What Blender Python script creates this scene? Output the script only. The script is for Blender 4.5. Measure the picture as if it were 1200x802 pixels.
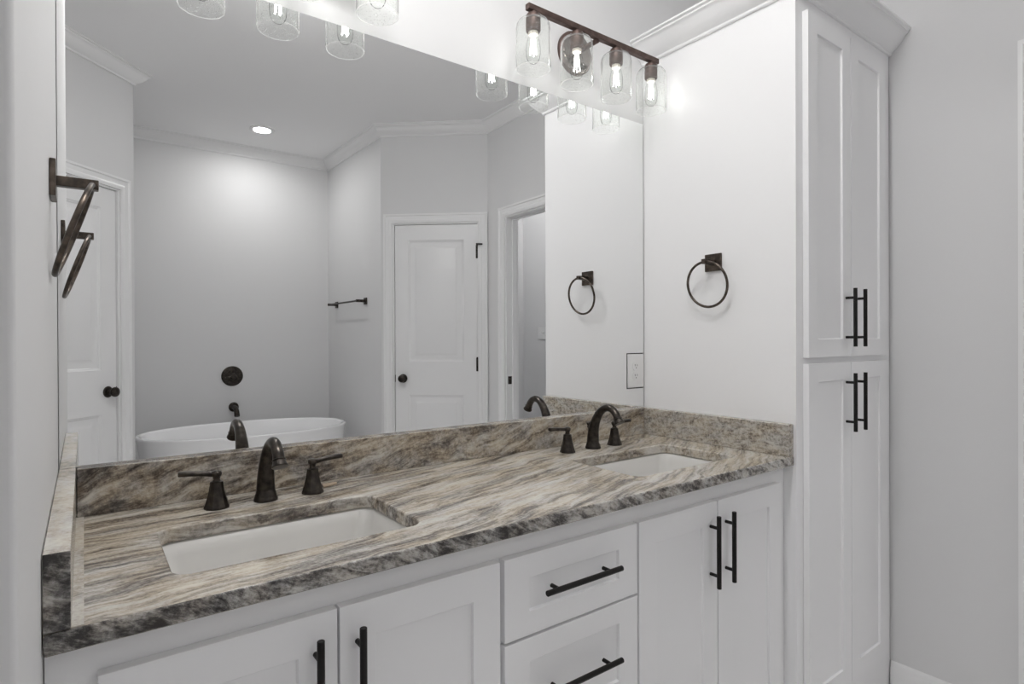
import bpy, bmesh, math
from mathutils import Vector, Matrix

for o in list(bpy.data.objects):
    bpy.data.objects.remove(o, do_unlink=True)
S = bpy.context.scene
COL = S.collection
PI = math.pi
rad0 = math.radians

# ------------------------------------------------------------------ camera
F_PX, YAW, PITCH, ROLL = 678.01, 0.63723, -0.00297, -0.00409
CAM = Vector((0.0435, -1.5460, 1.2692))
cd = bpy.data.cameras.new('camera')
cam = bpy.data.objects.new('camera', cd)
COL.objects.link(cam)
cd.sensor_fit = 'HORIZONTAL'
cd.sensor_width = 36.0
cd.lens = F_PX * 36.0 / 1200.0
cd.clip_start = 0.02
fw = Vector((math.sin(YAW) * math.cos(PITCH), math.cos(YAW) * math.cos(PITCH), math.sin(PITCH)))
rt = Vector((math.cos(YAW), -math.sin(YAW), 0))
up = rt.cross(fw)
r2 = rt * math.cos(ROLL) + up * math.sin(ROLL)
u2 = up * math.cos(ROLL) - rt * math.sin(ROLL)
cam.matrix_world = Matrix(((r2.x, u2.x, -fw.x, CAM.x), (r2.y, u2.y, -fw.y, CAM.y),
                           (r2.z, u2.z, -fw.z, CAM.z), (0, 0, 0, 1)))
S.camera = cam

# ------------------------------------------------------------------ light, exposure
S.view_settings.view_transform = 'Standard'
S.view_settings.look = 'None'
S.view_settings.gamma = 1.0
S.view_settings.use_curve_mapping = False
S.view_settings.exposure = 0.21
w = bpy.data.worlds.new('world')
S.world = w
w.use_nodes = True
w.node_tree.nodes['Background'].inputs[0].default_value = (0.9, 0.93, 1.0, 1)
w.node_tree.nodes['Background'].inputs[1].default_value = 0.3
FILAMENT = 22.0        # radiance of the vanity bulbs' filaments
DOWN = 230.0             # radiance of the recessed lights' lenses
S.cycles.max_bounces = 14
S.cycles.diffuse_bounces = 8
S.cycles.glossy_bounces = 6
S.cycles.transmission_bounces = 8
S.cycles.transparent_max_bounces = 24
S.cycles.sample_clamp_indirect = 6.0
S.cycles.use_denoising = True

# ------------------------------------------------------------------ materials
def mat(name, col, rough=0.5, metal=0.0, bump=None, spec=0.5, coat=0.0):
    m = bpy.data.materials.new(name)
    m.use_nodes = True
    nt = m.node_tree
    b = nt.nodes['Principled BSDF']
    b.inputs['Base Color'].default_value = (*col, 1)
    b.inputs['Roughness'].default_value = rough
    b.inputs['Metallic'].default_value = metal
    b.inputs['Specular IOR Level'].default_value = spec
    b.inputs['Coat Weight'].default_value = coat
    if bump:
        sc, st = bump
        tc = nt.nodes.new('ShaderNodeTexCoord')
        n = nt.nodes.new('ShaderNodeTexNoise')
        n.inputs['Scale'].default_value = sc
        n.inputs['Detail'].default_value = 4
        nt.links.new(tc.outputs['Object'], n.inputs['Vector'])
        bp = nt.nodes.new('ShaderNodeBump')
        bp.inputs['Strength'].default_value = st
        bp.inputs['Distance'].default_value = 0.002
        nt.links.new(n.outputs['Fac'], bp.inputs['Height'])
        nt.links.new(bp.outputs['Normal'], b.inputs['Normal'])
    return m

def mottled(name, c1, c2, scale, rough, metal):
    m = mat(name, c1, rough, metal)
    nt = m.node_tree
    tc = nt.nodes.new('ShaderNodeTexCoord')
    n = nt.nodes.new('ShaderNodeTexNoise')
    n.inputs['Scale'].default_value = scale
    n.inputs['Detail'].default_value = 3
    r = nt.nodes.new('ShaderNodeValToRGB')
    r.color_ramp.elements[0].position = 0.4
    r.color_ramp.elements[0].color = (*c1, 1)
    r.color_ramp.elements[1].position = 0.7
    r.color_ramp.elements[1].color = (*c2, 1)
    nt.links.new(tc.outputs['Object'], n.inputs['Vector'])
    nt.links.new(n.outputs['Fac'], r.inputs['Fac'])
    nt.links.new(r.outputs['Color'], nt.nodes['Principled BSDF'].inputs['Base Color'])
    return m

def emit(name, col, strength):
    m = bpy.data.materials.new(name)
    m.use_nodes = True
    nt = m.node_tree
    nt.nodes.remove(nt.nodes['Principled BSDF'])
    e = nt.nodes.new('ShaderNodeEmission')
    e.inputs['Color'].default_value = (*col, 1)
    e.inputs['Strength'].default_value = strength
    nt.links.new(e.outputs[0], nt.nodes['Material Output'].inputs['Surface'])
    return m

def thin_glass(name, seeds, blend=0.04, base=0.03):
    """clear thin-walled glass: passes light straight on, mirrors at grazing angles; seeded glass holds fine bubbles"""
    m = bpy.data.materials.new(name)
    m.use_nodes = True
    nt = m.node_tree
    nt.nodes.remove(nt.nodes['Principled BSDF'])
    L = nt.links.new
    tr = nt.nodes.new('ShaderNodeBsdfTransparent')
    tr.inputs['Color'].default_value = (0.97, 0.975, 0.97, 1)
    gl = nt.nodes.new('ShaderNodeBsdfGlossy')
    gl.inputs['Roughness'].default_value = 0.06
    lw = nt.nodes.new('ShaderNodeLayerWeight')
    lw.inputs['Blend'].default_value = blend
    mx = nt.nodes.new('ShaderNodeMixShader')
    L(lw.outputs['Fresnel'], mx.inputs[0])
    L(tr.outputs[0], mx.inputs[1])
    L(gl.outputs[0], mx.inputs[2])
    out = mx
    if seeds:
        tc = nt.nodes.new('ShaderNodeTexCoord')
        v = nt.nodes.new('ShaderNodeTexVoronoi')
        v.inputs['Scale'].default_value = 170
        r = nt.nodes.new('ShaderNodeMapRange')
        r.inputs['From Min'].default_value = 0.24
        r.inputs['From Max'].default_value = 0.10
        r.inputs['To Min'].default_value = base
        r.inputs['To Max'].default_value = base + 0.32
        L(tc.outputs['Object'], v.inputs['Vector'])
        L(v.outputs['Distance'], r.inputs['Value'])
        fc = nt.nodes.new('ShaderNodeLayerWeight')
        fc.inputs['Blend'].default_value = 0.35
        pw = nt.nodes.new('ShaderNodeMath'); pw.operation = 'POWER'
        L(fc.outputs['Facing'], pw.inputs[0]); pw.inputs[1].default_value = 5.0
        ad = nt.nodes.new('ShaderNodeMath'); ad.operation = 'MULTIPLY_ADD'; ad.use_clamp = True
        L(pw.outputs[0], ad.inputs[0]); ad.inputs[1].default_value = 0.60; L(r.outputs[0], ad.inputs[2])  # white mixed in along the outlines, as if the glass caught light
        df = nt.nodes.new('ShaderNodeBsdfTranslucent')
        df.inputs['Color'].default_value = (0.95, 0.95, 0.95, 1)
        d2 = nt.nodes.new('ShaderNodeBsdfDiffuse')
        d2.inputs['Color'].default_value = (0.95, 0.95, 0.95, 1)
        md = nt.nodes.new('ShaderNodeMixShader')
        L(df.outputs[0], md.inputs[1])
        L(d2.outputs[0], md.inputs[2])
        m2 = nt.nodes.new('ShaderNodeMixShader')
        L(ad.outputs[0], m2.inputs[0])
        L(mx.outputs[0], m2.inputs[1])
        L(md.outputs[0], m2.inputs[2])
        out = m2
    L(out.outputs[0], nt.nodes['Material Output'].inputs['Surface'])
    return m

def granite(name, flow, scale, bias, kx=0.0, grain=0.25, shift=(0, 0, 0), rot=(0, 0, 0), sat=1.0, rough=0.18, con=(0.85, 1.05)):
    """streaked brown granite: thin dark lines and pale bands that follow a curved flow, over fine grain"""
    m = mat(name, (0.4, 0.36, 0.3), rough, 0.0, spec=0.4)
    nt = m.node_tree
    L = nt.links.new
    N = nt.nodes.new
    b = nt.nodes['Principled BSDF']
    def mth(op, a, c):
        q = N('ShaderNodeMath'); q.operation = op
        for i_, v in enumerate((a, c)):
            if isinstance(v, (int, float)): q.inputs[i_].default_value = v
            else: L(v, q.inputs[i_])
        return q.outputs[0]
    def noise(vec, sc, det, rgh=0.6, dist=0.0):
        q = N('ShaderNodeTexNoise')
        q.inputs['Scale'].default_value = sc; q.inputs['Detail'].default_value = det
        q.inputs['Roughness'].default_value = rgh; q.inputs['Distortion'].default_value = dist
        L(vec, q.inputs['Vector'])
        return q.outputs['Fac']
    tc = N('ShaderNodeTexCoord')
    mp = N('ShaderNodeMapping')
    mp.inputs['Location'].default_value = shift
    mp.inputs['Rotation'].default_value = rot
    L(tc.outputs['Object'], mp.inputs['Vector'])
    sx = N('ShaderNodeSeparateXYZ'); L(mp.outputs[0], sx.inputs[0])
    X, Y, Z = sx.outputs
    warp = mth('SUBTRACT', noise(mp.outputs[0], 2.6, 3), 0.5)
    warp2 = mth('SUBTRACT', noise(mp.outputs[0], 9.0, 2), 0.5)
    rx = N('ShaderNodeSeparateXYZ'); L(tc.outputs['Object'], rx.inputs[0])
    bend = mth('MULTIPLY', mth('ADD', mth('MULTIPLY', X, flow[1]), flow[0]), X)
    def co(x, y, z, fx, fy, fz):
        c = N('ShaderNodeCombineXYZ')
        for i_, (v, f) in enumerate(((x, fx), (y, fy), (z, fz))): L(mth('MULTIPLY', v, f), c.inputs[i_])
        return c.outputs[0]
    w_ = mth('ADD', mth('ADD', mth('SUBTRACT', Y, bend), mth('MULTIPLY', warp, flow[2])), mth('MULTIPLY', warp2, flow[2] * 0.22))
    z_ = mth('ADD', Z, mth('MULTIPLY', warp, flow[2]))
    broad = noise(co(X, w_, z_, scale[0] * 0.7, scale[1] * 0.28, scale[2] * 0.28), 1.0, 4, 0.55)
    fine = noise(co(X, w_, z_, scale[0], scale[1], scale[2]), 1.0, 8, 0.72, 0.25)
    gr = noise(mp.outputs[0], 120, 4, 0.75)
    fac = mth('ADD', mth('MULTIPLY', mth('SUBTRACT', broad, 0.5), con[0]), mth('MULTIPLY', mth('SUBTRACT', fine, 0.5), con[1]))
    fac = mth('ADD', fac, mth('MULTIPLY', mth('SUBTRACT', gr, 0.5), grain))
    fac = mth('ADD', fac, mth('MULTIPLY', mth('SUBTRACT', rx.outputs[0], 0.9), kx))
    fac = mth('ADD', fac, 0.5 + bias)
    r = N('ShaderNodeValToRGB')
    e = r.color_ramp.elements
    e[0].position = 0.20; e[0].color = (0.040, 0.034, 0.030, 1)
    e[1].position = 0.80; e[1].color = (0.60, 0.565, 0.505, 1)
    for p_, c_ in ((0.32, (0.12, 0.102, 0.086)), (0.41, (0.235, 0.205, 0.172)), (0.50, (0.37, 0.332, 0.282)), (0.60, (0.49, 0.45, 0.39))):
        q = e.new(p_); q.color = (*c_, 1)
    L(fac, r.inputs['Fac'])
    hs = N('ShaderNodeHueSaturation')
    zone = noise(co(X, w_, z_, scale[0] * 0.9, scale[1] * 0.2, scale[2] * 0.2), 1.7, 3)
    mr = N('ShaderNodeMapRange')
    mr.inputs['From Min'].default_value = 0.40; mr.inputs['From Max'].default_value = 0.62
    mr.inputs['To Min'].default_value = 1.15 * sat; mr.inputs['To Max'].default_value = 0.55 * sat
    L(zone, mr.inputs['Value'])
    L(mr.outputs[0], hs.inputs['Saturation'])
    L(r.outputs['Color'], hs.inputs['Color'])
    L(hs.outputs[0], b.inputs['Base Color'])
    return m

M = {}
M['wall'] = mat('wall_paint', (0.70, 0.70, 0.705), 0.55, bump=(60, 0.08))
M['ceil'] = mat('ceiling_paint', (0.90, 0.90, 0.905), 0.8, bump=(60, 0.06))
M['trim'] = mat('trim_paint', (0.82, 0.82, 0.825), 0.35)
M['cab'] = mat('cabinet_paint', (0.87, 0.87, 0.88), 0.38)
M['floor'] = mat('floor_tile', (0.80, 0.79, 0.78), 0.4, bump=(8, 0.1))
M['bronze'] = mottled('oil_rubbed_bronze', (0.034, 0.030, 0.027), (0.080, 0.068, 0.058), 60, 0.28, 0.85)
M['ring'] = mottled('rubbed_brown_bronze', (0.060, 0.050, 0.043), (0.15, 0.120, 0.098), 55, 0.32, 0.85)
M['fixture'] = mottled('brown_bronze', (0.085, 0.055, 0.048), (0.14, 0.095, 0.082), 40, 0.42, 0.6)
M['polished'] = mat('polished_bronze', (0.30, 0.26, 0.24), 0.14, 1.0)
M['pull'] = mat('black_bronze', (0.012, 0.0105, 0.010), 0.42, 0.5)
M['porcelain'] = mat('porcelain', (0.67, 0.66, 0.64), 0.22, coat=0.0)
M['tub'] = mat('tub_acrylic', (0.88, 0.88, 0.89), 0.10, coat=0.3)
M['chrome'] = mat('brushed_nickel', (0.55, 0.54, 0.52), 0.25, 1.0)
M['mirror'] = mat('mirror_silver', (0.90, 0.905, 0.905), 0.0, 1.0)
M['edge'] = mat('mirror_edge', (0.10, 0.11, 0.11), 0.25)
M['plate'] = mat('white_plastic', (0.80, 0.80, 0.80), 0.30)
M['slot'] = mat('dark_slot', (0.06, 0.06, 0.06), 0.6)
M['caulk'] = mat('caulk', (0.50, 0.46, 0.40), 0.5, bump=(120, 0.2))
M['tan'] = mat('tan_card', (0.34, 0.265, 0.19), 0.8)
M['ivory'] = mat('bulb_collar', (0.75, 0.70, 0.62), 0.5)
M['shade'] = thin_glass('seeded_glass', True)
M['rim'] = thin_glass('glass_rim_glint', True, 0.04, 0.70)  # whitened so the bottom edge looks bright with caught light
M['bulbglass'] = thin_glass('bulb_glass', False, 0.04)
M['filament'] = emit('filament_glow', (1.0, 0.985, 0.955), FILAMENT)
M['lens_tub'] = emit('tub_downlight_glow', (1.0, 0.99, 0.975), DOWN * 0.75)
M['globe'] = emit('fill_globe_glow', (1.0, 0.99, 0.975), 42.0)  # glow of the globes added for fill
M['lens'] = emit('fill_downlight_glow', (1.0, 0.99, 0.975), DOWN)  # glow of the downlight added over the vanity
M['granite'] = granite('granite_top', (0.03, 0.14, 0.12), (4.2, 60, 60), 0.012, 0.075, 0.42, sat=1.15, con=(0.75, 1.2))
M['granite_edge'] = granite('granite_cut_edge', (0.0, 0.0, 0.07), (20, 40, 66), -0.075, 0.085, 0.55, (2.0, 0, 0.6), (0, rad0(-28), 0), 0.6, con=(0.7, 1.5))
M['granite_splash'] = granite('granite_splash', (0.0, 0.0, 0.14), (9, 30, 52), -0.045, 0.075, 0.5, (8.1, 0, 1.7), (0, rad0(14), 0), 1.2, con=(0.55, 1.0))
M['granite_side'] = granite('granite_side', (0.0, 0.0, 0.05), (34, 30, 84), 0.02, 0.0, 0.75, (7.3, 2.0, 0.4), (rad0(6), 0, 0), con=(0.25, 0.85))
M['granite_pale'] = granite('granite_pale', (0.0, 0.0, 0.05), (20, 20, 40), 0.07, 0.0, 0.5, (1.3, 5.0, 0.4), (rad0(8), 0, 0), con=(0.3, 0.7))

# ------------------------------------------------------------------ mesh helpers
class MB:
    def __init__(s):
        s.v = []; s.f = []; s.mi = []; s.cur = 0
    def add(s, vs, fs):
        b = len(s.v)
        s.v += [tuple(x) for x in vs]
        for f in fs:
            s.f.append([b + i for i in f]); s.mi.append(s.cur)
        return s
    def box(s, x0, x1, y0, y1, z0, z1):
        x0, x1 = min(x0, x1), max(x0, x1); y0, y1 = min(y0, y1), max(y0, y1); z0, z1 = min(z0, z1), max(z0, z1)
        vs = [(x, y, z) for z in (z0, z1) for y in (y0, y1) for x in (x0, x1)]
        return s.add(vs, [(0, 2, 3, 1), (4, 5, 7, 6), (0, 1, 5, 4), (2, 6, 7, 3), (0, 4, 6, 2), (1, 3, 7, 5)])
    def prism(s, poly, z0, z1):
        n = len(poly)
        vs = [(x, y, z0) for x, y in poly] + [(x, y, z1) for x, y in poly]
        fs = [list(range(n))[::-1], list(range(n, 2 * n))] + [(i, (i + 1) % n, n + (i + 1) % n, n + i) for i in range(n)]
        return s.add(vs, fs)
    def lathe(s, prof, c=(0, 0, 0), n=32, cap0=True, cap1=True, mtx=None):
        vs = []
        for r, z in prof:
            for i in range(n):
                a = 2 * PI * i / n
                p = Vector((r * math.cos(a), r * math.sin(a), z))
                if mtx: p = mtx @ p
                vs.append((p.x + c[0], p.y + c[1], p.z + c[2]))
        fs = []
        for k in range(len(prof) - 1):
            for i in range(n):
                j = (i + 1) % n
                fs.append((k * n + i, k * n + j, (k + 1) * n + j, (k + 1) * n + i))
        if cap0: fs.append(list(range(n))[::-1])
        if cap1: fs.append(list(range((len(prof) - 1) * n, len(prof) * n)))
        return s.add(vs, fs)
    def tube(s, pts, rad, n=16, closed=False, caps=True, flat=1.0):
        pts = [Vector(p) for p in pts]
        m = len(pts)
        if not hasattr(rad, '__len__'): rad = [rad] * m
        vs = []; prev = None
        for i, p in enumerate(pts):
            if closed: t = pts[(i + 1) % m] - pts[i - 1]
            else: t = pts[min(i + 1, m - 1)] - pts[max(i - 1, 0)]
            t.normalize()
            if prev is None:
                a = Vector((0, 0, 1)) if abs(t.z) < 0.9 else Vector((1, 0, 0))
                u = t.cross(a).normalized()
            else:
                u = (prev - t * prev.dot(t)).normalized()
            prev = u
            v = t.cross(u)
            for k in range(n):
                a = 2 * PI * k / n
                vs.append(p + (u * math.cos(a) + v * math.sin(a) * flat) * rad[i])
        fs = []
        for i in range(m if closed else m - 1):
            j = (i + 1) % m
            for k in range(n):
                l = (k + 1) % n
                fs.append((i * n + k, i * n + l, j * n + l, j * n + k))
        if caps and not closed:
            fs.append(list(range(n))[::-1]); fs.append([(m - 1) * n + k for k in range(n)])
        return s.add(vs, fs)
    def loft(s, rings, cap0=False, cap1=False):
        n = len(rings[0]); vs = [p for r in rings for p in r]; fs = []
        for k in range(len(rings) - 1):
            for i in range(n):
                j = (i + 1) % n
                fs.append((k * n + i, k * n + j, (k + 1) * n + j, (k + 1) * n + i))
        if cap0: fs.append(list(range(n))[::-1])
        if cap1: fs.append([(len(rings) - 1) * n + i for i in range(n)])
        return s.add(vs, fs)
    def build(s, name, mats, parent=None, smooth=True, bevel=0.0, seg=2, mtx=None, weld=True, angle=35):
        me = bpy.data.meshes.new(name)
        me.from_pydata([tuple(v) for v in s.v], [], s.f)
        for i, p in enumerate(me.polygons): p.material_index = s.mi[i]
        if not isinstance(mats, (list, tuple)): mats = [mats]
        for m in mats: me.materials.append(m)
        bm = bmesh.new(); bm.from_mesh(me)
        if weld: bmesh.ops.remove_doubles(bm, verts=bm.verts, dist=1e-5)
        bmesh.ops.recalc_face_normals(bm, faces=bm.faces)
        if mtx is not None: bm.transform(mtx)
        if smooth:
            for f in bm.faces: f.smooth = True
            for e in bm.edges:
                if len(e.link_faces) == 2 and e.calc_face_angle(0) > math.radians(angle): e.smooth = False
        bm.to_mesh(me); bm.free(); me.update()
        o = bpy.data.objects.new(name, me)
        COL.objects.link(o)
        if parent is not None: o.parent = parent
        if bevel:
            md = o.modifiers.new('bevel', 'BEVEL')
            md.width = bevel; md.segments = seg; md.limit_method = 'ANGLE'; md.angle_limit = math.radians(40)
            md.harden_normals = True
        return o

def tag(o, label=None, cat=None, group=None, kind=None):
    if label: o['label'] = label
    if cat: o['category'] = cat
    if group: o['group'] = group
    if kind: o['kind'] = kind
    return o

def struct(o, label=None):
    o['kind'] = 'structure'
    if label: o['label'] = label
    return o

def thing(name, label, cat, loc=(0, 0, 0), group=None, rz=0.0):
    o = bpy.data.objects.new(name, None)
    COL.objects.link(o)
    o.empty_display_size = 0.05
    o.location = loc
    o.rotation_euler = (0, 0, rz)
    return tag(o, label, cat, group)

def copy_tree(o, parent=None):
    c = o.copy(); COL.objects.link(c)
    if parent is not None: c.parent = parent
    for ch in list(o.children): copy_tree(ch, c)
    return c

def cyl(mb, p0, p1, r, n=20, ch=0.0):
    p0 = Vector(p0); p1 = Vector(p1); d = (p1 - p0).normalized()
    if ch: mb.tube([p0, p0 + d * ch, p1 - d * ch, p1], [r - ch, r, r, r - ch], n)
    else: mb.tube([p0, p1], r, n)

def rrect(x0, x1, y0, y1, r, n=6):
    out = []
    for cx, cy, a0 in ((x1 - r, y1 - r, 0), (x0 + r, y1 - r, 90), (x0 + r, y0 + r, 180), (x1 - r, y0 + r, 270)):
        for i in range(n + 1):
            a = math.radians(a0 + 90 * i / n)
            out.append((cx + r * math.cos(a), cy + r * math.sin(a)))
    return out

def panel_board(mb, W, H, T, panels, loops):
    """a board in the xz plane, front at y=0, back at y=+T; each panel rectangle steps through (inset, depth) loops"""
    xs = sorted({0, W, *[p[0] for p in panels], *[p[1] for p in panels]})
    zs = sorted({0, H, *[p[2] for p in panels], *[p[3] for p in panels]})
    def inpanel(xa, xb, za, zb):
        return any(p[0] <= xa and xb <= p[1] and p[2] <= za and zb <= p[3] for p in panels)
    for i in range(len(xs) - 1):
        for k in range(len(zs) - 1):
            xa, xb, za, zb = xs[i], xs[i + 1], zs[k], zs[k + 1]
            if not inpanel(xa, xb, za, zb):
                mb.add([(xa, 0, za), (xb, 0, za), (xb, 0, zb), (xa, 0, zb)], [(0, 1, 2, 3)])
    for (xa, xb, za, zb) in panels:
        # first ring keeps the grid's vertices on the panel outline
        rings = [[(xa + q, d, za + q), (xb - q, d, za + q), (xb - q, d, zb - q), (xa + q, d, zb - q)] for q, d in loops]
        mb.loft(rings, cap1=True)
    pts = [(x, 0) for x in xs] + [(W, z) for z in zs[1:]] + [(x, H) for x in xs[::-1][1:]] + [(0, z) for z in zs[::-1][1:-1]]
    n = len(pts)
    mb.add([(x, 0, z) for x, z in pts] + [(x, T, z) for x, z in pts],
           [(i, (i + 1) % n, n + (i + 1) % n, n + i) for i in range(n)] + [[n + i for i in range(n)]])

SHAKER = [(0, 0), (0.0012, 0.0075)]
MOULDED = [(0, 0), (0.003, 0.004), (0.010, 0.006), (0.015, 0.0105), (0.022, 0.0115), (0.042, 0.0115), (0.062, 0.005), (0.065, 0.004)]
CROWN = [(0, 0), (0.007, 0), (0.010, 0.004), (0.010, 0.010), (0.016, 0.015), (0.024, 0.020), (0.036, 0.031), (0.048, 0.046),
         (0.055, 0.058), (0.060, 0.063), (0.066, 0.066), (0.066, 0.072), (0.075, 0.076), (0.075, 0.083), (0, 0.083)]

def sweep_profile(mb, path, prof, z, side=1, closed=False):
    """profile (out, up) swept along a plan polyline; 'out' is to the left of travel when side = 1, mitred at corners"""
    n = len(path); P = [Vector((p[0], p[1])) for p in path]; rings = []
    for i in range(n):
        def nrm(a, b):
            d = (b - a).normalized(); return Vector((-d.y, d.x)) * side
        if closed or 0 < i < n - 1:
            n1 = nrm(P[i - 1], P[i]); n2 = nrm(P[i], P[(i + 1) % n])
            m = (n1 + n2).normalized(); m = m / max(0.2, m.dot(n1))
        elif i == 0: m = nrm(P[0], P[1])
        else: m = nrm(P[-2], P[-1])
        rings.append([(P[i].x + m.x * o_, P[i].y + m.y * o_, z + u_) for o_, u_ in prof])
    if closed: rings.append(rings[0])
    mb.loft(rings, cap0=not closed, cap1=not closed)

# ------------------------------------------------------------------ room shell
FZ, CZ = -0.11, 2.940
XR = 2.546                      # right wall
WL0, WL1 = (-0.0008, 0.0), (-0.0015, -0.916)   # face of the short wall by the vanity
def wall_x(y): return WL0[0] + (WL1[0] - WL0[0]) * (y / -0.916)
CC = (2.546, -2.152)             # corner of right wall and angled door wall
CE = (1.914, -2.706)
TB = -3.842
XA = 1.888                      # towel bar wall
LB = (0.2975, -2.7385)
LA = (-0.90, -2.7385 + 1.1975)

def wall_mesh(P0, P1, z0, z1, t, openings=()):
    """wall from P0 to P1 with the room to the RIGHT of travel; thickness goes to the left"""
    a, b = Vector(P0), Vector(P1); d = b - a; L = d.length; d.normalize()
    mtx = Matrix(((d.x, -d.y, 0, a.x), (d.y, d.x, 0, a.y), (0, 0, 1, 0), (0, 0, 0, 1)))
    mb = MB(); u = 0
    for (ua, ub, zt) in sorted(openings):
        mb.box(u, ua, 0, t, z0, z1); mb.box(ua, ub, 0, t, zt, z1); u = ub
    mb.box(u, L, 0, t, z0, z1)
    return mb, mtx, L

def wall(name, P0, P1, openings=(), t=0.11, z0=FZ, z1=CZ, ext=0.0):
    mb, mtx, L = wall_mesh(P0, P1, z0, z1, t, openings)
    return struct(mb.build(name, M['wall'], mtx=mtx, smooth=False))

struct(MB().box(-1.2, 4.2, -4.1, 0.2, FZ - 0.1, FZ).build('floor', M['floor'], smooth=False))
struct(MB().box(-1.2, 4.2, -4.1, 0.2, CZ, CZ + 0.1).build('ceiling', M['ceil'], smooth=False))
struct(MB().box(-0.002, XR + 0.11, 0, 0.11, FZ, CZ).build('wall_mirror', M['wall'], smooth=False))
struct(MB().prism([WL0, WL1, (-1.01, WL1[1]), (-1.01, 0.11), (-0.002, 0.11)], FZ, CZ).build('wall_left', M['wall'], smooth=False, bevel=0.006, seg=3))
# right wall with the doorway (opening y -1.06 .. -1.925)
DY0, DY1, DZ = -1.070, -1.925, 2.185
struct(MB().box(XR, XR + 0.11, 0.0, DY0, FZ, CZ).box(XR, XR + 0.11, DY0, DY1, DZ, CZ).box(XR, XR + 0.11, DY1, -2.25, FZ, CZ)
       .build('wall_right', M['wall'], smooth=False, weld=False))
DOOR1 = (0.090, 0.772)   # along the right-hand angled wall, from CE towards CC
DOOR2 = (0.108, 0.108 + 0.76)    # along the left-hand angled wall, from LB towards LA
wall('wall_angled_right', CC, CE, [(math.dist(CC, CE) - DOOR1[1], math.dist(CC, CE) - DOOR1[0], 2.187)])
wall('wall_towel_bar', CE, (XA, TB))
wall('wall_tub', (XA + 0.11, TB), (-0.95, TB))
wall('wall_alcove', (0.2975 - 1.1035, TB), LB, t=0.05)
wall('wall_angled_left', LB, LA, [(DOOR2[0], DOOR2[1], 2.187)])
wall('wall_entry', LA, (-0.90, -0.916))
# hall beyond the doorway
struct(MB().box(3.62, 3.73, -3.2, -0.3, FZ, CZ).build('wall_hall', M['wall'], smooth=False))
struct(MB().box(2.643, 3.62, -3.2, -3.1, FZ, CZ).build('wall_hall_end', M['wall'], smooth=False))
struct(MB().box(2.643, 3.62, -0.4, -0.3, FZ, CZ).build('wall_hall_start', M['wall'], smooth=False))
# closets behind the two closed doors are not seen: close them off
def backing(name, P0, P1, u0, u1):
    a, b = Vector(P0), Vector(P1); d = (b - a).normalized(); n = Vector((-d.y, d.x))
    p = [a + d * (u0 - 0.05) + n * 0.11, a + d * (u1 + 0.05) + n * 0.11, a + d * (u1 + 0.05) + n * 0.16, a + d * (u0 - 0.05) + n * 0.16]
    struct(MB().prism([(q.x, q.y) for q in p], FZ, 2.3).build(name, M['wall'], smooth=False))
Lr = math.dist(CC, CE)
backing('wall_closet', CC, CE, Lr - DOOR1[1], Lr - DOOR1[0])
backing('wall_linen_closet', LB, LA, *DOOR2)

# ceiling crown moulding (room side right of travel)
mb = MB()
sweep_profile(mb, [(XR, -0.001), CC, CE, (XA, TB), (0.2975 - 1.1035, TB), LB, LA, (-0.90, -0.916), WL1], CROWN, CZ - 0.0815, side=-1)
mb2 = MB()
struct(mb.build('trim_1', M['trim']), 'white crown moulding along the ceiling')

# baseboards
BASE = [(0, 0), (0.014, 0), (0.014, 0.105), (0.011, 0.114), (0.009, 0.118), (0.009, 0.124), (0.005, 0.132), (0.0, 0.137)]
def baseboard(name, path):
    mb = MB(); sweep_profile(mb, path, BASE, FZ, side=-1)
    return struct(mb.build(name, M['trim']))
baseboard('baseboard_right', [(XR, -0.622), (XR, DY0 + 0.075)])
baseboard('baseboard_tub', [CE, (XA, TB), (0.2975 - 1.1035, TB), LB])

# door casing: flat band with an outer bead, mitred
CAS = [(0, 0), (0.0, 0.012), (0.012, 0.016), (0.022, 0.016), (0.028, 0.012), (0.052, 0.014), (0.058, 0.020), (0.070, 0.020), (0.072, 0)]
def casing(name, P0, P1, u0, u1, zt, left=True, jamb=0.11):
    """casing round an opening on the room side, plus the jamb lining"""
    a, b = Vector(P0), Vector(P1); d = (b - a).normalized()
    mtx = Matrix(((d.x, -d.y, 0, a.x), (d.y, d.x, 0, a.y), (0, 0, 1, 0), (0, 0, 0, 1)))
    mb = MB(); r = -0.004
    def ring(x, z, mx, mz): return [(x + mx * (q + r), -h, z + mz * (q + r)) for q, h in CAS]
    mb.loft([ring(u0, FZ, -1, 0), ring(u0, zt, -1, 1), ring(u1, zt, 1, 1), ring(u1, FZ, 1, 0)], cap0=True, cap1=True)
    mb.box(u0, u0 + 0.014, 0, jamb, FZ, zt); mb.box(u1 - 0.014, u1, 0, jamb, FZ, zt); mb.box(u0 + 0.014, u1 - 0.014, 0, jamb, zt - 0.014, zt)
    # stop strip
    mb.box(u0 + 0.014, u0 + 0.024, 0.052, 0.085, FZ, zt - 0.014); mb.box(u1 - 0.024, u1 - 0.014, 0.052, 0.085, FZ, zt - 0.014)
    mb.box(u0 + 0.024, u1 - 0.024, 0.052, 0.085, zt - 0.024, zt - 0.014)
    return struct(mb.build(name, M['trim'], mtx=mtx, weld=False)), mtx

def knob_mesh(mb, c, out=-1):
    # rose + ball knob pointing to -y
    R = Matrix.Rotation(PI / 2, 3, 'X')
    prof = [(0.033, 0), (0.034, 0.004), (0.030, 0.009), (0.014, 0.012), (0.011, 0.022), (0.012, 0.028), (0.020, 0.033), (0.027, 0.041),
            (0.0295, 0.050), (0.027, 0.058), (0.019, 0.064), (0.006, 0.066)]
    mb.lathe(prof, c, 28, mtx=R)

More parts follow.
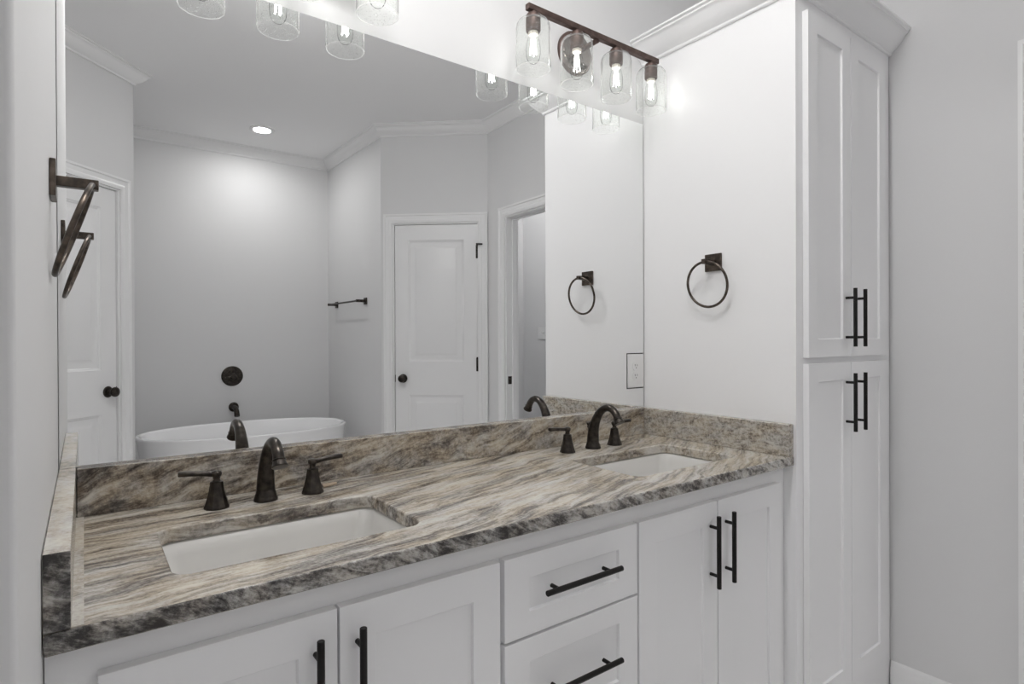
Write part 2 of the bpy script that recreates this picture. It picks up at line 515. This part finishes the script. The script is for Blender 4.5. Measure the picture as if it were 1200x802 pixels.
def room_door(name, mtx, u0, u1, zt, hinge_at_u1, knob_z, label, hinges):
    W_, H_ = (u1 - u0) - 0.034, zt - 0.017 - (FZ + 0.012)
    T_ = 0.035
    root = bpy.data.objects.new(name, None); COL.objects.link(root); struct(root, label)
    root.matrix_world = mtx @ Matrix.Translation((u0 + 0.017, 0.014, FZ + 0.012))
    z0 = FZ + 0.012
    mb = MB(); s = 0.105
    pl = [(s, W_ - s, 0.22, 0.845 - z0), (s, W_ - s, 1.105 - z0, 2.052 - z0)]
    panel_board(mb, W_, H_, T_, pl, MOULDED)
    mb.build('door_leaf', M['trim'], root, angle=20)
    kx = 0.062 if hinge_at_u1 else W_ - 0.062
    k = MB(); knob_mesh(k, (kx, 0, knob_z - z0)); k.build('door_knob', M['bronze'], root)
    ex = -0.004 if hinge_at_u1 else W_ + 0.004
    MB().box(ex - 0.006, ex + 0.006, -0.0015, 0.006, knob_z - z0 - 0.028, knob_z - z0 + 0.028).build('latch_plate', M['bronze'], root)
    hx = W_ + 0.0015 if hinge_at_u1 else -0.0015
    for hz in hinges:
        h = MB()
        cyl(h, (hx, -0.007, hz - z0 - 0.052), (hx, -0.007, hz - z0 + 0.052), 0.0095, 14)
        h.box(hx - 0.012, hx + 0.012, -0.0015, 0.004, hz - z0 - 0.05, hz - z0 + 0.05)
        cyl(h, (hx, -0.007, hz - z0 + 0.05), (hx, -0.007, hz - z0 + 0.058), 0.009, 12)
        if hz > 1.7: cyl(h, (hx, -0.007, hz - z0 + 0.055), (hx, -0.040, hz - z0 + 0.055), 0.006, 10); cyl(h, (hx, -0.040, hz - z0 + 0.055), (hx + (0.045 if hinge_at_u1 else -0.045), -0.042, hz - z0 + 0.052), 0.006, 10)
        h.build('hinge', M['bronze'], root)
    return root

u0, u1 = Lr - DOOR1[1], Lr - DOOR1[0]
_, mtx = casing('trim_2', CC, CE, u0, u1, 2.187)
# seen in the mirror the hinges of this door sit towards the right wall
room_door('door_1', mtx, u0, u1, 2.187, False, 0.975, 'white two-panel door with three dark hinges on its edge', (1.955, 1.083, 0.21))
_, mtx = casing('trim_3', LB, LA, DOOR2[0], DOOR2[1], 2.187)
room_door('door_2', mtx, DOOR2[0], DOOR2[1], 2.187, True, 0.975, 'white two-panel door with black knob left of the bathtub', (1.955, 1.083, 0.21))
tr4, mtx = casing('trim_4', (XR, DY0), (XR, DY1), 0.0, DY0 - DY1, DZ, jamb=0.11)
tr4['label'] = 'white casing round the open doorway to the hall'

# strike plate on the far jamb
MB().box(XR + 0.012, XR + 0.044, DY1 + 0.014, DY1 + 0.0165, 0.945, 1.003).build('strike_plate', M['bronze'], tr4)

# ------------------------------------------------------------------ linen cabinet
W = 1.8412
lin = thing('linen_cabinet', 'tall white linen cabinet with four shaker doors and a crown top', 'cabinet', (2.18, -0.31, FZ))
def lp(o):
    o.matrix_parent_inverse = Matrix.Translation(lin.location).inverted(); return o
YF_ = -0.617
LT = 2.44
mb = MB()
mb.box(W, W + 0.019, -0.003, YF_ + 0.019, FZ, LT - 0.004)
mb.box(2.523, 2.542, -0.003, YF_ + 0.019, FZ, LT - 0.004)
mb.box(W + 0.019, 2.523, -0.003, -0.012, FZ, LT - 0.004)
mb.box(W + 0.019, 2.523, -0.012, YF_ + 0.019, LT - 0.023, LT - 0.004)
mb.box(W + 0.019, 2.523, -0.012, YF_ + 0.019, 1.19, 1.208)
mb.box(W + 0.019, 2.523, -0.012, YF_ + 0.019, 0.04, 0.058)
lp(mb.build('carcass', M['cab'], lin, weld=False))
mb = MB()
mb.box(W, W + 0.062, YF_, YF_ + 0.019, FZ, LT - 0.004)
mb.box(2.455, 2.542, YF_, YF_ + 0.019, FZ, LT - 0.004)
for a, b in ((2.29, LT - 0.004), (1.172, 1.226), (FZ, 0.10)):
    mb.box(W + 0.062, 2.455, YF_, YF_ + 0.019, a, b)
mb.box(2.155, 2.197, YF_ + 0.001, YF_ + 0.019, 0.10, 1.172); mb.box(2.155, 2.197, YF_ + 0.001, YF_ + 0.019, 1.226, 2.29)
lp(mb.build('face_frame', M['cab'], lin, weld=False))
mb = MB()
sweep_profile(mb, [(W, -0.002), (W, YF_), (2.5455, YF_)], CROWN, LT - 0.083, side=-1)
lp(mb.build('crown_moulding', M['cab'], lin))

def pull(parent, inv, p, axis, length=0.196, post=0.066, off=0.03):
    """bar pull: p is the middle of the bar's foot line on the face; it stands off to -y"""
    mb = MB(); x, y, z = p
    if axis == 'z':
        cyl(mb, (x, y - off, z - length / 2), (x, y - off, z + length / 2), 0.0062, 20, 0.0008)
        for s in (-post, post): cyl(mb, (x, y, z + s), (x, y - off, z + s), 0.0045, 14)
    else:
        cyl(mb, (x - length / 2, y - off, z), (x + length / 2, y - off, z), 0.0062, 20, 0.0008)
        for s in (-post, post): cyl(mb, (x + s, y, z), (x + s, y - off, z), 0.0045, 14)
    o = mb.build('handle', M['pull'], parent)
    o.matrix_parent_inverse = inv
    return o

def shaker(name, parent, ploc, x0, x1, z0, z1, yf, T=0.0195, fr=0.060, frz=None):
    mb = MB(); frz = frz or fr
    panel_board(mb, x1 - x0, z1 - z0, T, [(fr, x1 - x0 - fr, frz, z1 - z0 - frz)], SHAKER)
    o = mb.build(name, M['cab'], parent, mtx=Matrix.Translation((x0, yf, z0)), bevel=0.0012)
    o.matrix_parent_inverse = Matrix.Translation(ploc).inverted()
    return o

LDF = -0.637
I4 = Matrix.Identity(4)
for (z0, z1, hz) in ((1.2095, 2.310, 1.342), (0.082, 1.190, 1.0545)):
    for (x0, x1, hx) in ((1.8815, 2.1745, 2.136), (2.1775, 2.468, 2.212)):
        d = shaker('door', lin, lin.location, x0, x1, z0, z1, LDF)
        pull(d, I4, (hx, LDF, hz), 'z', 0.198, 0.067)

# ------------------------------------------------------------------ vanity cabinet
VL, VR = 0.0, W - 0.001
VT = 0.8695
van = thing('vanity_cabinet', 'long white double vanity cabinet under the granite countertop', 'cabinet', (0.918, -0.29, FZ))
VI = Matrix.Translation(van.location).inverted()
def vp(o):
    o.matrix_parent_inverse = VI; return o
FY = -0.575
mb = MB()
mb.box(VL, VL + 0.018, -0.003, FY + 0.019, FZ + 0.1, VT)
mb.box(VR - 0.018, VR, -0.003, FY + 0.019, FZ + 0.1, VT)
mb.box(VL + 0.018, VR - 0.018, -0.003, -0.012, FZ + 0.1, VT)
mb.box(VL + 0.018, VR - 0.018, -0.012, FY + 0.019, FZ + 0.1, FZ + 0.118)
mb.box(0.708, 0.726, -0.012, FY + 0.019, FZ + 0.118, VT - 0.02)
mb.box(1.114, 1.132, -0.012, FY + 0.019, FZ + 0.118, VT - 0.02)
vp(mb.build('carcass', M['cab'], van, weld=False))
mb = MB()
mb.box(VL, 0.075, FY, FY + 0.019, FZ + 0.1, VT)
mb.box(1.7645, VR, FY, FY + 0.019, FZ + 0.1, VT)
mb.box(0.702, 0.740, FY, FY + 0.019, FZ + 0.1, VT)
mb.box(1.109, 1.147, FY, FY + 0.019, FZ + 0.1, VT)
for a, b in ((0.075, 0.702), (0.740, 1.109), (1.147, 1.7645)):
    mb.box(a, b, FY, FY + 0.019, 0.805, VT); mb.box(a, b, FY, FY + 0.019, FZ + 0.1, FZ + 0.145)
mb.box(0.740, 1.109, FY, FY + 0.019, 0.634, 0.664); mb.box(0.740, 1.109, FY, FY + 0.019, 0.392, 0.422)
for a in (0.384, 1.4555): mb.box(a - 0.02, a + 0.02, FY + 0.001, FY + 0.019, FZ + 0.145, 0.805)
vp(mb.build('face_frame', M['cab'], van, weld=False))
vp(MB().box(VL, VR, FY + 0.06, FY + 0.075, FZ, FZ + 0.1).build('toe_kick', M['cab'], van))
DF = -0.595
DB = FZ + 0.13
for (x0, x1, hx) in ((0.056, 0.3820, 0.3455), (0.3860, 0.7155, 0.4165), (1.1315, 1.4535, 1.4215), (1.4575, 1.7860, 1.4930)):
    d = shaker('door', van, van.location, x0, x1, DB, 0.822, DF, fr=0.064)
    pull(d, I4, (hx, DF, 0.692), 'z', 0.196, 0.065, 0.027)
for (z0, z1) in ((0.652, 0.822), (0.410, 0.646), (DB, 0.404)):
    d = shaker('drawer', van, van.location, 0.7265, 1.1245, z0, z1, DF, fr=0.064, frz=0.050)
    pull(d, I4, (0.929, DF, (z0 + z1) / 2 + (0.004 if z0 > 0.6 else 0.0)), 'x', 0.226, 0.078, 0.027)

# ------------------------------------------------------------------ countertop with splashes
CT, CTH, YFR, SP, SH = 0.900, 0.030, -0.6102, 0.0290, 0.1016
top = thing('countertop', 'streaked brown granite vanity countertop with low splashes', 'countertop', (0.918, -0.3, CT - CTH))
TI = Matrix.Translation(top.location).inverted()
SINKS = [(0.156, 0.594), (1.242, 1.694)]
SY0, SY1 = -0.500, -0.222
bm = bmesh.new()
outl = [(wall_x(YFR) + 0.001, YFR), (W - 0.0005, YFR), (W - 0.0005, -0.001), (wall_x(0) + 0.001, -0.001)]
loops = [outl] + [rrect(a, b, SY0, SY1, 0.032, 8) for a, b in SINKS]
es = []
for lp_ in loops:
    vs = [bm.verts.new((x, y, CT)) for x, y in lp_]
    for i in range(len(vs)): es.append(bm.edges.new((vs[i], vs[(i + 1) % len(vs)])))
bmesh.ops.triangle_fill(bm, use_beauty=True, use_dissolve=False, edges=es)
bmesh.ops.recalc_face_normals(bm, faces=bm.faces)
r = bmesh.ops.extrude_face_region(bm, geom=list(bm.faces))
bmesh.ops.translate(bm, verts=[v for v in r['geom'] if isinstance(v, bmesh.types.BMVert)], vec=(0, 0, -CTH))
bmesh.ops.recalc_face_normals(bm, faces=bm.faces)
for f in bm.faces: f.smooth = True
for e in bm.edges:
    if len(e.link_faces) == 2 and e.calc_face_angle(0) > 0.6: e.smooth = False
me = bpy.data.meshes.new('slab'); bm.to_mesh(me); bm.free()
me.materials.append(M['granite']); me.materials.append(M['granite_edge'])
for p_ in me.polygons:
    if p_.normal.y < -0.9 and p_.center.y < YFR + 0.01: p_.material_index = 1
slab = bpy.data.objects.new('slab', me); COL.objects.link(slab); slab.parent = top; slab.matrix_parent_inverse = TI
md = slab.modifiers.new('bevel', 'BEVEL'); md.width = 0.004; md.segments = 3; md.limit_method = 'ANGLE'; md.angle_limit = math.radians(50)
def sp(o):
    o.matrix_parent_inverse = TI; return o
sp(MB().box(wall_x(0) + SP + 0.002, W - SP - 0.0005, -SP, -0.001, CT, CT + SH).build('backsplash', M['granite_splash'], top, bevel=0.002))
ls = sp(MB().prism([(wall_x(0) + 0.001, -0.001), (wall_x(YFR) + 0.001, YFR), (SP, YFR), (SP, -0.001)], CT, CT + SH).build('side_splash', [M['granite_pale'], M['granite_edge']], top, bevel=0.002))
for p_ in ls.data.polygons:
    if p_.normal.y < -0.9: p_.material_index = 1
tag(sp(MB().box(SP, SP + 0.013, YFR + 0.003, -SP, CT, CT + 0.0012).build('pale_strip', M['granite_pale'], top)), 'pale strip along the short side splash')  # thin strip in the pale granite material, beside the splash
sp(MB().prism([(W - 0.0005, -0.001), (W - SP, -0.001), (W - SP, YFR + 0.002), (W - 0.0005, YFR + 0.002)], CT, CT + SH).build('side_splash', M['granite_side'], top, bevel=0.002))

# ------------------------------------------------------------------ undermount sinks
def make_sink(a, b, label):
    root = thing('undermount_sink', label, 'sink', ((a + b) / 2, (SY0 + SY1) / 2, CT - CTH - 0.16), 'undermount sinks in the countertop')
    I = Matrix.Translation(root.location).inverted()
    zt = CT - CTH - 0.0008
    mb = MB()
    def ring(g, z, r): return [(x, y, z) for x, y in rrect(a - g, b + g, SY0 - g, SY1 + g, max(r, 0.006), 8)]
    rings = [ring(0.022, zt - 0.012, 0.05), ring(0.022, zt, 0.05), ring(0.005, zt, 0.036), ring(0.002, zt - 0.004, 0.034), ring(-0.004, zt - 0.03, 0.036),
             ring(-0.012, zt - 0.09, 0.045), ring(-0.020, zt - 0.118, 0.052), ring(-0.034, zt - 0.134, 0.058), ring(-0.055, zt - 0.141, 0.06), ring(-0.09, zt - 0.145, 0.045)]
    outer = [ring(-0.06, zt - 0.158, 0.06), ring(-0.02, zt - 0.150, 0.06), ring(0.002, zt - 0.09, 0.05), ring(0.006, zt - 0.012, 0.04)]
    mb.loft(outer + rings, cap0=True, cap1=True)
    o = mb.build('basin', M['porcelain'], root, angle=60); o.matrix_parent_inverse = I
    c = ((a + b) / 2, (SY0 + SY1) / 2 + 0.03, zt - 0.1445)
    mb = MB(); mb.lathe([(0.030, 0), (0.030, 0.002), (0.026, 0.004), (0.022, 0.0035), (0.021, 0.001), (0.018, 0.001), (0.017, 0.004), (0.010, 0.0065), (0.002, 0.007)], c, 28)
    o = mb.build('drain', M['bronze'], root); o.matrix_parent_inverse = I
    return root
make_sink(*SINKS[0], 'white rectangular undermount sink left of the drawers, by the short side wall')
make_sink(*SINKS[1], 'white rectangular undermount sink beside the tall linen cabinet')

# ------------------------------------------------------------------ faucets
def make_faucet(cx, label, offs, yaws):
    root = thing('faucet', label, 'faucet', (cx, -0.124, CT + 0.0004), 'widespread bronze faucets')
    mb = MB()
    mb.lathe([(0.0265, 0), (0.0265, 0.004), (0.0245, 0.009), (0.0235, 0.011), (0.0235, 0.014), (0.0215, 0.018), (0.0195, 0.03)], n=32)
    path = []; rad = []
    ctrl = [((0, 0.012), .0210), ((0, 0.030), .0203), ((-.002, 0.055), .0188), ((-.008, 0.080), .0170), ((-.018, 0.103), .0152), ((-.033, 0.124), .0138),
            ((-.052, 0.138), .0125), ((-.072, 0.1435), .0122), ((-.091, 0.139), .0120), ((-.106, 0.1265), .0122), ((-.1145, 0.113), .0128)]
    def cr(p0, p1, p2, p3, t):
        return 0.5 * ((2 * p1) + (-p0 + p2) * t + (2 * p0 - 5 * p1 + 4 * p2 - p3) * t * t + (-p0 + 3 * p1 - 3 * p2 + p3) * t ** 3)
    for i in range(len(ctrl) - 1):
        g = [ctrl[max(i - 1, 0)], ctrl[i], ctrl[i + 1], ctrl[min(i + 2, len(ctrl) - 1)]]
        for k in range(4):
            t = k / 4
            path.append((0, cr(*[q[0][0] for q in g], t), cr(*[q[0][1] for q in g], t))); rad.append(cr(*[q[1] for q in g], t))
    path.append((0, ctrl[-1][0][0], ctrl[-1][0][1])); rad.append(ctrl[-1][1])
    d = (Vector(path[-1]) - Vector(path[-2])).normalized()
    e = Vector(path[-1])
    for s_, r_ in ((0.001, .0145), (0.003, .0145), (0.004, .0130), (0.007, .0140), (0.014, .0165), (0.016, .0172), (0.018, .0165)):
        path.append(tuple(e + d * s_)); rad.append(r_)
    mb.tube(path, rad, 24)
    mb.build('spout', M['bronze'], root, weld=False, angle=50)
    mb = MB()
    cyl(mb, (0, 0.0205, 0), (0, 0.0205, 0.072), 0.003, 12)
    mb.lathe([(0.003, 0.070), (0.006, 0.074), (0.0045, 0.079), (0.0075, 0.084), (0.0082, 0.088), (0.005, 0.092), (0.001, 0.093)], (0, 0.0205, -0.004), 16)
    mb.build('lift_rod', M['bronze'], root)
    for (dx, sx), yw in zip(offs, yaws):
        mb = MB()
        mb.lathe([(0.0260, 0), (0.0262, 0.004), (0.0235, 0.009), (0.0225, 0.014), (0.0190, 0.025), (0.0160, 0.038), (0.0142, 0.050), (0.0135, 0.0555), (0.0135, 0.058),
                  (0.0085, 0.060), (0.0070, 0.063), (0.0080, 0.068), (0.0105, 0.072), (0.0112, 0.077), (0.0095, 0.081), (0.004, 0.083)], (0, 0, 0), 12)
        h = mb.build('handle', M['bronze'], root, angle=20)
        h.location = (dx, 0, 0)
        lv = MB(); rings = []
        for u_, z_, hw, ht in ((0.0, 0.0750, .0068, .0062), (0.012, 0.0752, .0066, .0054), (0.022, 0.0768, .0068, .0050), (0.036, 0.0785, .0074, .0052), (0.056, 0.0798, .0080, .0055), (0.0725, 0.0802, .0084, .0056), (0.074, 0.0802, .0076, .0048)):
            ring = []
            for k in range(16):
                a = 2 * PI * k / 16; ca, sa = math.cos(a), math.sin(a)
                f = (abs(ca) ** 4 + abs(sa) ** 4) ** -0.25
                ring.append((u_, hw * ca * f, z_ + ht * sa * f))
            rings.append(ring)
        lv.loft(rings, cap0=True, cap1=True)
        l = lv.build('lever', M['bronze'], h, angle=50)
        l.rotation_euler = (0, 0, yw)
    return root
rad_ = math.radians
make_faucet(0.382, 'dark bronze two-lever faucet behind the sink left of the drawers', ((-0.103, -1), (0.108, 1)), (rad_(180 - 14), rad_(4)))
make_faucet(1.438, 'dark bronze two-lever faucet behind the sink beside the linen cabinet', ((-0.116, -1), (0.105, 1)), (rad_(180 - 3), rad_(-4)))
# tan scrap on the counter
t = MB()
t.prism([(0.526, -0.098), (0.566, -0.080), (0.572, -0.060), (0.534, -0.062)], CT + 0.0002, CT + 0.0022)
tag(t.build('cardboard_chip', M['tan']), 'small tan cardboard scrap lying behind the faucet lever', 'scrap')

# ------------------------------------------------------------------ mirror and outlet
MX0, MX1, MZ0, MZ1 = 0.0008, 1.8365, CT + SH + 0.0005, 2.1268
NX, NZ0, NZ1 = 1.7372, 1.0775, 1.2170
poly = [(MX0, MZ0), (MX1, MZ0), (MX1, NZ0), (NX, NZ0), (NX, NZ1), (MX1, NZ1), (MX1, MZ1), (MX0, MZ1)]
n = len(poly)
mb = MB()
mb.add([(x, -0.005, z) for x, z in poly], [list(range(n))])
mb.cur = 1
mb.add([(x, -0.005, z) for x, z in poly] + [(x, -0.0004, z) for x, z in poly], [(i, (i + 1) % n, n + (i + 1) % n, n + i) for i in range(n)] + [[n + i for i in range(n)]])
tag(mb.build('wall_mirror_glass', [M['mirror'], M['edge']], smooth=False), 'large frameless wall mirror above the granite backsplash', 'mirror')
ol = thing('power_outlet', 'white duplex power outlet set into the mirror edge', 'outlet', (1.788, 0, 1.147))
OI = Matrix.Translation(ol.location).inverted()
def op(o):
    o.matrix_parent_inverse = OI; return o
op(MB().box(NX + 0.007, MX1 - 0.001, -0.0065, -0.0013, NZ0 + 0.004, NZ1 - 0.004).build('cover_plate', M['plate'], ol, bevel=0.002))
op(MB().box(NX + 0.0005, MX1 - 0.0005, -0.0012, -0.0003, NZ0 + 0.0005, NZ1 - 0.0005).build('gap_shade', M['slot'], ol))  # dark sheet behind the plate; its colour stands in for the gap's shade
for zc in (1.1275, 1.1665):
    mb = MB()
    mb.prism([(x, y) for x, y in rrect(-0.0195, 0.0195, -0.0170, 0.0170, 0.013, 6)], 0, 0.0025)
    mb.cur = 1
    for dx in (-0.006, 0.006): mb.box(dx - 0.001, dx + 0.001, -0.001, 0.007, 0.0025, 0.0027)
    mb.lathe([(0.0022, 0.0025), (0.0022, 0.0027)], (0, -0.0075, 0), 12)
    op(mb.build('socket', [M['plate'], M['slot']], ol, weld=False, mtx=Matrix.Translation((1.788, -0.0065, zc)) @ Matrix.Rotation(PI / 2, 4, 'X')))

# ------------------------------------------------------------------ vanity lights
LY = -0.121
def make_light(cx, label, dxs, bar):
    root = thing('vanity_light', label, 'light fixture', (cx, 0, 2.30), 'vanity lights above the mirror')
    R = Matrix.Rotation(PI / 2, 3, 'X')
    MB().lathe([(0.077, 0.0008), (0.077, 0.012), (0.072, 0.018), (0.066, 0.020), (0.064, 0.023), (0.012, 0.024)], (0, 0, 0), 40, mtx=R).build('back_plate', [M['fixture'], M['polished']], root)
    for p_ in root.children[0].data.polygons:
        if p_.center.y < -0.019: p_.material_index = 1
    mb = MB(); cyl(mb, (0, -0.020, 0.0), (0, LY, 0.0), 0.009, 16)
    mb.lathe([(0.016, 0.02), (0.016, 0.03), (0.010, 0.034)], (0, 0, 0.0), 20, mtx=R)
    mb.build('arm', M['fixture'], root)
    MB().box(bar[0], bar[1], LY - 0.0095, LY + 0.0095, 0.004, 0.023).build('bar', M['fixture'], root, bevel=0.0015)
    for dx in dxs:
        s = MB()
        s.lathe([(0.009, 0.004), (0.009, -0.002), (0.020, -0.004), (0.0225, -0.008), (0.0235, -0.014), (0.0235, -0.020), (0.0215, -0.0215), (0.0215, -0.025), (0.0235, -0.0265), (0.0235, -0.056), (0.021, -0.060), (0.0165, -0.060)], (0, 0, 0), 28)
        so = s.build('socket', M['fixture'], root); so.location = (dx, LY, 0)
        g = MB()
        g.lathe([(0.0240, -0.0215), (0.036, -0.0225), (0.046, -0.028), (0.0525, -0.038), (0.0548, -0.052), (0.0550, -0.178), (0.0535, -0.1785), (0.0520, -0.178),
                 (0.0520, -0.052), (0.050, -0.040), (0.044, -0.031), (0.036, -0.0255), (0.0240, -0.0235)], (0, 0, 0), 48, cap0=False, cap1=False)
        go = g.build('glass_shade', [M['shade'], M['rim']], root, angle=50); go.location = (dx, LY, 0)
        for p_ in go.data.polygons:
            if p_.center.z < -0.1775: p_.material_index = 1
        b = MB()
        b.lathe([(0.0135, -0.068), (0.0160, -0.076), (0.0200, -0.090), (0.0225, -0.106), (0.0230, -0.122), (0.0215, -0.138), (0.0175, -0.150), (0.010, -0.157), (0.001, -0.159)], (0, 0, 0), 28, cap0=False)
        bo = b.build('bulb', M['bulbglass'], root, angle=50); bo.location = (dx, LY, 0)
        c = MB(); c.lathe([(0.0150, -0.058), (0.0160, -0.064), (0.0145, -0.070), (0.006, -0.072)], (0, 0, 0), 24)
        c.build('collar', M['ivory'], bo)
        f = MB()
        for k in range(4):
            a = PI / 4 + k * PI / 2
            cyl(f, (0.005 * math.cos(a), 0.005 * math.sin(a), -0.078), (0.0095 * math.cos(a), 0.0095 * math.sin(a), -0.132), 0.0016, 6)
        f.build('filament', M['filament'], bo)
    return root
make_light(1.4690, 'four-lamp bronze vanity light over the sink by the linen cabinet', (-0.2825, -0.0965, 0.0925, 0.279), (-0.3065, 0.3145))
make_light(0.3830, 'four-lamp bronze vanity light over the sink left of the drawers', (-0.2815, -0.094, 0.0935, 0.282), (-0.3105, 0.3105))

# ------------------------------------------------------------------ towel rings
def towel_ring(label, mtx, tip, bot, swing=0.0):
    """local frame: +y out of the wall, x along it, z up; origin at the plate's middle"""
    root = bpy.data.objects.new('towel_ring', None); COL.objects.link(root)
    tag(root, label, 'towel ring', 'bronze towel rings')
    root.matrix_world = mtx
    MB().box(-0.0325, 0.0325, 0.0005, 0.009, -0.0305, 0.0305).build('mount_plate', M['ring'], root, bevel=0.0015)
    mb = MB()
    mb.box(-0.0085, 0.0085, 0.008, tip + 0.009, -0.0085, 0.0085)
    mb.build('post', M['ring'], root, bevel=0.0015)
    a = Vector((0, tip, -0.001)); b = Vector((0, bot, -0.1575))
    c = (a + b) / 2; v = (a - b) / 2; R_ = v.length; v.normalize(); u = Vector((1, swing, 0)); u = (u - v * u.dot(v)).normalized()
    pts = [c + (u * math.cos(2 * PI * k / 64) + v * math.sin(2 * PI * k / 64)) * R_ for k in range(64)]
    m = MB(); m.tube(pts, 0.0045, 14, closed=True); m.build('ring', M['ring'], root)
    return root
towel_ring('bronze towel ring on the side of the tall linen cabinet',
           Matrix(((0, -1, 0, W), (-1, 0, 0, -0.3235), (0, 0, 1, 1.5415), (0, 0, 0, 1))), 0.055, 0.029)
towel_ring('bronze towel ring on the short wall left of the mirror',
           Matrix(((0, 1, 0, wall_x(-0.305)), (-1, 0, 0, -0.305), (0, 0, 1, 1.541), (0, 0, 0, 1))), 0.058, 0.0060, 0.010)

# ------------------------------------------------------------------ bathtub corner
tub = thing('bathtub', 'white oval freestanding bathtub standing in the alcove', 'bathtub', (1.05, -3.19, FZ))
def ell(a, b, z, n=72, p=2.25):
    out = []
    for k in range(n):
        t_ = 2 * PI * k / n; c, s = math.cos(t_), math.sin(t_)
        out.append((a * math.copysign(abs(c) ** (2 / p), c), b * math.copysign(abs(s) ** (2 / p), s), z))
    return out
TH = 0.613 - FZ
rings = [ell(.60, .33, 0), ell(.62, .35, 0.01), ell(.66, .38, 0.15), ell(.70, .41, 0.38), ell(.722, .432, TH - 0.05), ell(.728, .437, TH - 0.018), ell(.730, .439, TH - 0.006), ell(.726, .436, TH),
         ell(.712, .422, TH + 0.001), ell(.700, .411, TH - 0.004), ell(.692, .404, TH - 0.015), ell(.67, .39, TH - 0.12), ell(.63, .36, TH - 0.30), ell(.58, .32, TH - 0.42), ell(.50, .26, TH - 0.46), ell(.3, .15, TH - 0.47)]
mb = MB(); mb.loft(rings, cap0=True, cap1=True); mb.build('shell', M['tub'], tub, angle=60)
mb = MB(); mb.lathe([(0.035, 0), (0.035, 0.002), (0.028, 0.004), (0.02, 0.003), (0.002, 0.003)], (0.1, 0, TH - 0.4695), 28); mb.build('drain', M['bronze'], tub)

vl = thing('tub_valve', 'round dark shower valve on the wall over the bathtub', 'valve', (1.058, TB, 0.974))
R90 = Matrix.Rotation(-PI / 2, 3, 'X')
MB().lathe([(0.085, 0.0008), (0.085, 0.004), (0.080, 0.009), (0.066, 0.012), (0.050, 0.013), (0.046, 0.017), (0.02, 0.018)], (0, 0, 0), 48, mtx=R90).build('escutcheon', M['bronze'], vl)
mb = MB(); mb.lathe([(0.026, 0.017), (0.028, 0.03), (0.026, 0.05), (0.020, 0.058), (0.006, 0.061)], (0, 0, 0), 28, mtx=R90)
mb.tube([(0, 0.045, 0), (-0.03, 0.05, -0.006), (-0.062, 0.05, -0.010)], [0.009, 0.008, 0.0065], 14)
mb.build('lever', M['bronze'], vl, weld=False)
sp_ = thing('tub_spout', 'dark curved tub spout on the wall below the valve', 'spout', (1.068, TB, 0.710))
MB().lathe([(0.040, 0.0008), (0.040, 0.005), (0.034, 0.010), (0.018, 0.012)], (0, 0, 0), 32, mtx=R90).build('flange', M['bronze'], sp_)
mb = MB(); mb.tube([(0, 0.01, 0), (0, 0.04, 0.002), (0, 0.07, 0.0), (0, 0.10, -0.010), (0, 0.125, -0.030), (0, 0.138, -0.058), (0, 0.141, -0.066)], [.019, .019, .0195, .020, .021, .022, .021], 20)
mb.build('spout_body', M['bronze'], sp_)

# towel bar on the alcove's side wall
bar = thing('towel_bar', 'bronze towel bar on the wall between bathtub and closet door', 'towel bar', (XA, -3.225, 1.590))
ang = math.atan2(TB - CE[1], XA - CE[0]) + PI / 2
bar.rotation_euler = (0, 0, ang)
bar.location = (XA + (CE[0] - XA) * ((-3.31 - TB) / (CE[1] - TB)), -3.31, 1.596)
for s in (-0.315, 0.315):
    mb = MB(); mb.box(-0.009, -0.0005, s - 0.028, s + 0.028, -0.028, 0.028); mb.box(-0.085, -0.008, s - 0.011, s + 0.011, -0.011, 0.011)
    mb.build('post', M['bronze'], bar, bevel=0.0015)
mb = MB(); cyl(mb, (-0.074, -0.315, 0), (-0.074, 0.315, 0), 0.0075, 16); mb.build('bar', M['bronze'], bar)

# light switch in the hall
sw = thing('light_switch', 'white light switch on the hall wall beyond the doorway', 'light switch', (3.62, -2.80, 1.335))
MB().box(-0.006, -0.0005, -0.058, 0.058, -0.058, 0.058).build('cover_plate', M['plate'], sw, bevel=0.002)
for s in (-0.023, 0.023):
    MB().box(-0.016, -0.006, s - 0.005, s + 0.005, -0.004, 0.012).build('toggle', M['plate'], sw, bevel=0.001)

# ------------------------------------------------------------------ recessed ceiling lights and added fill lights
def downlight(x, y, label, lens='lens'):
    root = thing('ceiling_light', label, 'ceiling light', (x, y, CZ))
    MB().lathe([(0.094, -0.0008), (0.094, -0.005), (0.086, -0.009), (0.066, -0.009), (0.062, -0.004), (0.062, -0.0008)], (0, 0, 0), 40, cap0=False, cap1=False).build('trim_ring', M['trim'], root)
    MB().lathe([(0.062, -0.0030), (0.002, -0.0032)], (0, 0, 0), 40, cap0=False).build('lens', M[lens], root)
    return root
downlight(1.182, -3.304, 'lit recessed ceiling light above the bathtub', 'lens_tub')
downlight(0.36, -0.78, 'added unseen recessed fill light above the sink left of the drawers')  # unseen fixture, added to spread light over vanity and side panel
def globe(x, y, label):  # fill fixture added out of view to lift ceiling and walls
    root = thing('fill_globe', label, 'ceiling light', (x, y, CZ))
    MB().lathe([(0.075, -0.0008), (0.075, -0.014), (0.066, -0.022), (0.045, -0.026), (0.045, -0.034)], (0, 0, 0), 40).build('canopy', M['fixture'], root)
    MB().lathe([(0.044, -0.034)] + [(0.098 * math.sin(a), -0.121 + 0.098 * math.cos(a)) for a in [math.radians(27 + 153 * k / 15) for k in range(15)]] + [(0.002, -0.219)], (0, 0, 0), 32).build('glass_globe', M['globe'], root)
    return root
globe(0.90, -0.86, 'added unseen fill globe above the floor before the drawers')
globe(3.05, -2.15, 'added unseen fill globe in the hall beyond the doorway')  # added out of view to brighten the hall
